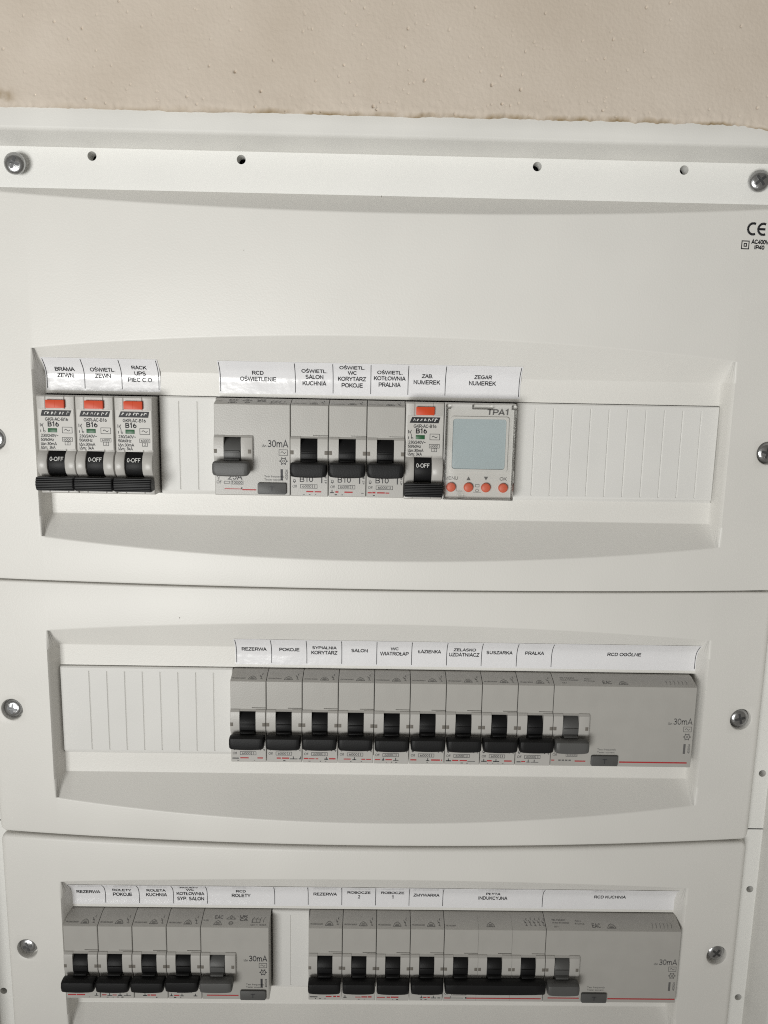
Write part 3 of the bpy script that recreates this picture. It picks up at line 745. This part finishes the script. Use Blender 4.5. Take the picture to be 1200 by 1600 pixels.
# ------------------------------------------------------------------ breakers with an orange test button
def combo(label, x0, W, group):
    t = thing('combined_breaker', label, 'circuit breaker', (x0, 0, 0), group)
    def pc():  # cheeks bulge forward on both sides of the toggle
        return [(30, -.4), (1.2, -.4), (.6, .2), (.6, 7.2), (0, 8.0), (-1.8, 9.6), (-2.7, 12.0), (-2.7, 15.0), (-1.6, 17.8), (0, 19.3), (.3, 19.6), (.3, 19.9), (0, 20.1), (0, 44.3), (.8, 45.0), (30, 45.0)]
    def ps():
        return [(30, -.4), (1.2, -.4), (.6, .2), (.6, 7.2), (3, 8.0), (3, 9.6), (3, 12.0), (3, 15.0), (3, 17.8), (3, 19.4), (.3, 19.6), (.3, 19.9), (0, 20.1), (0, 44.3), (.8, 45.0), (30, 45.0)]
    def sh(P, d): return [(y + d if y < 20 else y, z) for y, z in P]
    if ('combo', W) not in _me:
        bm = bmesh.new()
        loft(bm, [(.15, sh(pc(), .5)), (.35, sh(pc(), .15)), (.75, pc()), (3.9, pc()), (4.5, sh(pc(), .4)), (4.6, ps()), (12.7, ps()), (12.8, sh(pc(), .4)), (13.4, pc()), (W - .75, pc()), (W - .35, sh(pc(), .15)), (W - .15, sh(pc(), .5))])
        _me[('combo', W)] = finish(bm, 'body', HOUS, sharp=32)
        bm = bmesh.new(); extrude_y(bm, rrect(1.0, W - .6, 20.5, 38.8, .2), -.12, .2); _me[('cf', W)] = finish(bm, 'printed_face', STICKER)
        bm = bmesh.new(); extrude_y(bm, rrect(4.9, 13.3, 39.2, 42.9, .35), -1.4, .3)
        box(bm, 9.0, 9.1, -1.46, -1.3, 39.5, 42.6); _me[('cb', W)] = finish(bm, 'test_button', ORANGE, bevel=.25)
        bm = bmesh.new()
        prism_x(bm, [(4, 7)] + [(4 - 5.4 * math.cos(math.radians(a)), 13.6 + 6.6 * math.sin(math.radians(a))) for a in range(-66, 70, 12)] + [(4, 19.3)], 4.75, 12.55)
        _me[('ct', W)] = finish(bm, 'toggle', BLACK, bevel=.15)
        bm = bmesh.new()
        P = [(-.4, 6.2), (-2.2, 7.9)]
        for k in range(8):                   # finger ridges along the handle
            z = 7.8 - k * .8; y = -4.8 - 1.0 * math.sin(math.pi * (k + .5) / 8)
            P += [(y + .1, z), (y - .28, z - .2), (y - .28, z - .5), (y + .1, z - .66)]
        P += [(-3.8, 1.3), (-.4, 1.6)]
        def e(k, d): return [(y + d, 5 + (z - 5) * k) for y, z in P]
        loft(bm, [(.1, e(.84, .6)), (.5, e(.97, .1)), (.9, P), (W - .9, P), (W - .5, e(.97, .1)), (W - .1, e(.84, .6))])
        _me[('ch', W)] = finish(bm, 'handle', LEVER, sharp=30)
        bm = bmesh.new(); box(bm, 5.0, 9.2, -.3, .2, 28.0, 29.9); _me[('cg', W)] = finish(bm, 'status_window', GREEN, bevel=.1)
    put('body', _me[('combo', W)], t)
    put('printed_face', _me[('cf', W)], t)
    put('test_button', _me[('cb', W)], t)
    tg = put('toggle', _me[('ct', W)], t); put('handle', _me[('ch', W)], tg)
    put('status_window', _me[('cg', W)], t)
    p = Print(flat(-.17)); r = random.Random(int(x0 * 10))
    # black brand bar, scuffed
    p.poly([(2.0, 35.5), (15.2 + r.uniform(0, .6), 35.5), (16.2, 38.2), (2.6 + r.uniform(-.6, .6), 38.2)])
    p.text('GKR-AC-B16', 3.9, 33.3, cap=1.5, width=10.6, bold=.02); p.text('B16', 5.0, 30.7, cap=2.2, width=5.2, bold=.035)
    p.line([(3.0, 28.4), (3.0, 29.8), (2.5, 31.2), (3.0, 32.2)], .25); p.ring(3.4, 28.4, .4, .2, 8); p.line([(1.6, 30.6), (1.6, 32.2)], .3); p.line([(2.2, 30.8), (2.2, 31.8)], .25); p.line([(1.7, 28.0), (1.7, 29.2)], .3)
    p.frame(11.5, 16.2, 27.7, 30.6, .22); p.line([(12.5, 29.0), (13.1, 29.6), (13.8, 29.1), (14.5, 28.7), (15.1, 29.3)], .28)
    p.text('230/240V~', 1.5, 25.9, cap=1.35, width=8.2, bold=.02); p.text('50/60Hz', 1.5, 24.0, cap=1.35, width=6.2, bold=.02)
    p.text('IΔn:30mA', 1.5, 22.1, cap=1.35, width=7.3, bold=.02); p.text('IΔm: 3kA', 1.5, 20.8 - .4, cap=1.35, width=6.6, bold=.02)
    p.frame(11.3, 16.2, 23.9, 25.8, .2); p.text('6000', 12.0, 24.3, cap=1.1, width=3.5); p.frame(12.5, 15.0, 22.2, 24.0, .2); p.text('2', 13.4, 22.6, cap=1.1, width=.8)
    put('rating_print', p.mesh('rating_print', INK), t)
    q = Print(flat(-.23))
    for k in range(7):
        x = 3.6 + 1.7 * k + r.uniform(-.3, .3)
        q.line([(x, 36.1 + r.uniform(0, .5)), (x + r.uniform(.2, .8), 37.6), (x + r.uniform(.6, 1.3), 36.4 + r.uniform(0, 1))], r.uniform(.2, .45))
    put('brand_print', q.mesh('brand_print', WHITEPRINT), t)
    q = Print(lambda x, z: (x, 4 - 5.4 * math.sqrt(max(0, 1 - ((z - 13.6) / 6.6) ** 2)) - .12, z))
    q.text('0-OFF', 8.65, 14.9, cap=1.9, width=6.2, align='C'); put('toggle_print', q.mesh('toggle_print', WHITEPRINT), tg)
    return t
GR = 'orange buttoned combined breakers'
combo('orange-buttoned combined breaker under the label BRAMA ZEWN.', -81.2, MOD, GR)
combo('orange-buttoned combined breaker under the label OŚWIETL. ZEWN.', -81.2 + MOD, MOD, GR)
combo('orange-buttoned combined breaker under the label RACK UPS PIEC C.O.', -81.2 + MOD * 2 + .2, MOD, GR)
combo('orange-buttoned combined breaker left of the timer, under the label ZAB. NUMEREK', 88.5, 18.1, GR)

# ------------------------------------------------------------------ timer with a small screen and four buttons
t = thing('digital_timer', 'pale timer with a blank grey-blue screen and four salmon buttons', 'timer', (106.6, 0, 0))
W = 33.4
bm = bmesh.new()
loft(bm, [(x, [(30, -.3), (1.0 + d_, -.3), (.2 + d_, .4), (.2 + d_, 44.4), (1 + d_, 45.0), (30, 45.0)]) for x, d_ in ((.15, .6), (.6, 0), (W - .6, 0), (W - .15, .6))])
put('body', finish(bm, 'body', TIMER, sharp=30), t)
bm = bmesh.new(); a = rrect(3.0, 29.9, 13.2, 38.9, 1.2, 6); b = rrect(4.0, 28.8, 14.5, 37.8, 1.3, 6)
A = [bm.verts.new((x, .2, z)) for x, z in a]; A2 = [bm.verts.new((x, -.6, z)) for x, z in a]; B2 = [bm.verts.new((x, -.6, z)) for x, z in b]; B = [bm.verts.new((x, .1, z)) for x, z in b]
n = len(a)
for k in range(n):
    j = (k + 1) % n
    for P_, Q_ in ((A, A2), (A2, B2), (B2, B)): bm.faces.new((P_[k], P_[j], Q_[j], Q_[k]))
put('screen_frame', finish(bm, 'screen_frame', TIMER), t)
bm = bmesh.new(); extrude_y(bm, rrect(4.05, 28.75, 14.55, 37.75, 1.3, 6), -.05, .25); put('screen', finish(bm, 'screen', LCD), t)
for x in (4.0, 12.2, 20.4, 28.5):
    bm = bmesh.new(); lathe_y(bm, [(2.2, .3), (2.2, -.9), (2.05, -1.2), (1.6, -1.4), (0, -1.45)], x, 5.9, 24)
    put('button', tomesh(bm, 'button', SALMON), t)
p = Print(flat(.13))
p.text('TPA1', 19.6, 39.8, cap=2.6, width=9.8, bold=.03, slant=.06)
p.text('MENU', 4.1, 9.3, cap=1.6, width=6.2, align='C'); p.text('OK', 28.5, 9.3, cap=1.6, width=3.4, align='C')
p.poly([(11.2, 9.2), (13.2, 9.2), (12.2, 11.0)]); p.poly([(19.4, 11.0), (21.4, 11.0), (20.4, 9.2)])
p.line([(6.6, 6.4), (6.6, 4.0), (9.4, 4.0)], .16); p.frame(15.5, 17.4, 6.0, 7.4, .2); p.ring(16.4, 4.4, .7, .22, 10); p.line([(14.6, 3.6), (18.2, 3.6)], .18)
put('lettering', p.mesh('lettering', PALEPRINT), t)
bm = bmesh.new(); y0, y1 = -3.0, -2.2      # clear hinged lid with turned-in edges
box(bm, .5, W - .5, y0, y1, .3, 42.2)
for x in (.5, W - 1.3): box(bm, x, x + .8, y1, .1, .3, 42.2)
box(bm, 1.3, W - 1.3, y1, .1, .3, 1.0)
for x, q in ((.4, 2.2), (W - 2.6, 2.2), (12.5, 9.5)): box(bm, x, x + q, -3.2, .1, 42.3, 44.2)
lid = put('clear_lid', finish(bm, 'clear_lid', CLEAR, bevel=.2), t)
bm = bmesh.new(); extrude_y(bm, rrect(6.6, 9.8, .6, 3.6, .5), -4.0, -3.0); put('lid_tab', finish(bm, 'lid_tab', CLEAR, bevel=.3), lid)

# ------------------------------------------------------------------ rough plaster wall round the frame
def vnoise(x, z, s, seed):
    r = np.random.default_rng(seed); G = r.random((64, 64))
    u, v = x / s, z / s; i, j = np.floor(u).astype(int), np.floor(v).astype(int); a, b = u - i, v - j
    a = a * a * (3 - 2 * a); b = b * b * (3 - 2 * b)
    g = lambda p, q: G[p % 64, q % 64]
    return (g(i, j) * (1 - a) + g(i + 1, j) * a) * (1 - b) + (g(i, j + 1) * (1 - a) + g(i + 1, j + 1) * a) * b - .5
X0, X1, ZT = -112.0, 272.0, 226.0
nx, nz = 1000, 170
gx = np.linspace(X0, X1, nx); tt = np.linspace(0, 1, nz) ** 1.15
ze = 164.9 + 1.0 * vnoise(gx, gx * 0, 9, 3) + .9 * vnoise(gx, gx * 0, 3.1, 4) + .5 * vnoise(gx, gx * 0, 1.3, 5)
rough = np.clip((gx - 40) / 120, .35, 1)
ze = 164.9 + (ze - 164.9) * rough - np.clip((gx - 205) / 35, 0, 2) ** 2 * 2.4
fade = np.clip((gx - X0) / 8, 0, 1) * np.clip((X1 - gx) / 8, 0, 1)
ze = 165 + (ze - 165) * fade
GX = np.repeat(gx[None], nz, 0); GZ = ze[None] + tt[:, None] * (ZT - ze[None])
D = .9 * vnoise(GX, GZ, 40, 11) + .16 * vnoise(GX, GZ, 11, 12) + .05 * vnoise(GX, GZ, 3, 13)
dist = GZ - ze[None]
D = D + 1.6 * np.exp(-dist / .9) + np.exp(-dist / 4) * (.55 * vnoise(GX, GZ, 4, 14) + .5 * vnoise(GX, GZ, 1.6, 15))
for k in range(240):                        # air holes in the plaster
    px = rng.uniform(-95, 255) if k % 2 else 70 + rng.normal() * 75; pz = 166 + rng.random() ** 1.5 * 52; q = rng.random()
    r0 = .24 + .26 * q ** 6; dep = .45 + 1.6 * q ** 3
    el = rng.uniform(.8, 1.8)
    i0, i1 = np.searchsorted(gx, (px - 2.2 * r0, px + 2.2 * r0))
    if i1 <= i0: continue
    sub = slice(i0, i1)
    D[:, sub] += dep * np.exp(-(((GX[:, sub] - px) / r0) ** 2 + ((GZ[:, sub] - pz) / (r0 * el)) ** 2) ** 3)
D *= np.minimum(fade[None], np.clip((ZT - GZ) / 8, 0, 1))
Y = -9.2 + D
stain = np.clip(1 - dist / (1.2 + 1.6 * (vnoise(GX, GZ * 0, 14, 21) + .5)), 0, 1) * np.clip((GX + 20) / 60, .3, 1) * 1.3 + np.exp(-(((GX + 86) / 5) ** 2 + ((GZ - 168.5) / 3.2) ** 2)) * 2.2
verts = np.stack([GX, Y, GZ], -1).reshape(-1, 3)
idx = np.arange(nz * nx).reshape(nz, nx)
faces = np.stack([idx[:-1, :-1], idx[:-1, 1:], idx[1:, 1:], idx[1:, :-1]], -1).reshape(-1, 4).tolist()
V = verts.tolist(); st = np.clip(stain, 0, 1).reshape(-1).tolist()
n0 = len(V)                                  # broken lower lip turns back to the frame
V += [[gx[i], 4.0, ze[i] + .3] for i in range(nx)]; st += [.7] * nx
faces += [[i + 1, i, n0 + i, n0 + i + 1] for i in range(nx - 1)]
def quad(x0, x1, z0, z1):
    n = len(V); V.extend([[x0, -9.2, z0], [x1, -9.2, z0], [x1, -9.2, z1], [x0, -9.2, z1]]); st.extend([0] * 4); faces.append([n, n + 1, n + 2, n + 3])
BX0, BX1, BZ0, BZ1 = -900, 1050, -1100, 900
quad(BX0, BX1, ZT, BZ1); quad(BX0, X0, 165, ZT); quad(X1, BX1, 165, ZT)
quad(BX0, -146.2, -337.2, 165); quad(304.2, BX1, -337.2, 165); quad(BX0, BX1, BZ0, -337.2)
for x in (-146.2, 304.2):
    n = len(V); V.extend([[x, -9.2, -337.2], [x, 20, -337.2], [x, 20, 165], [x, -9.2, 165]]); st.extend([0] * 4); faces.append([n, n + 1, n + 2, n + 3])
me = bpy.data.meshes.new('plaster_wall'); me.from_pydata([(a * S, b * S, c * S) for a, b, c in V], [], faces)
at = me.attributes.new('stain', 'FLOAT', 'POINT'); at.data.foreach_set('value', st)
me.materials.append(PLASTER); me.polygons.foreach_set('use_smooth', [True] * len(faces))
wall = put('plaster_wall', me); wall['kind'] = 'structure'
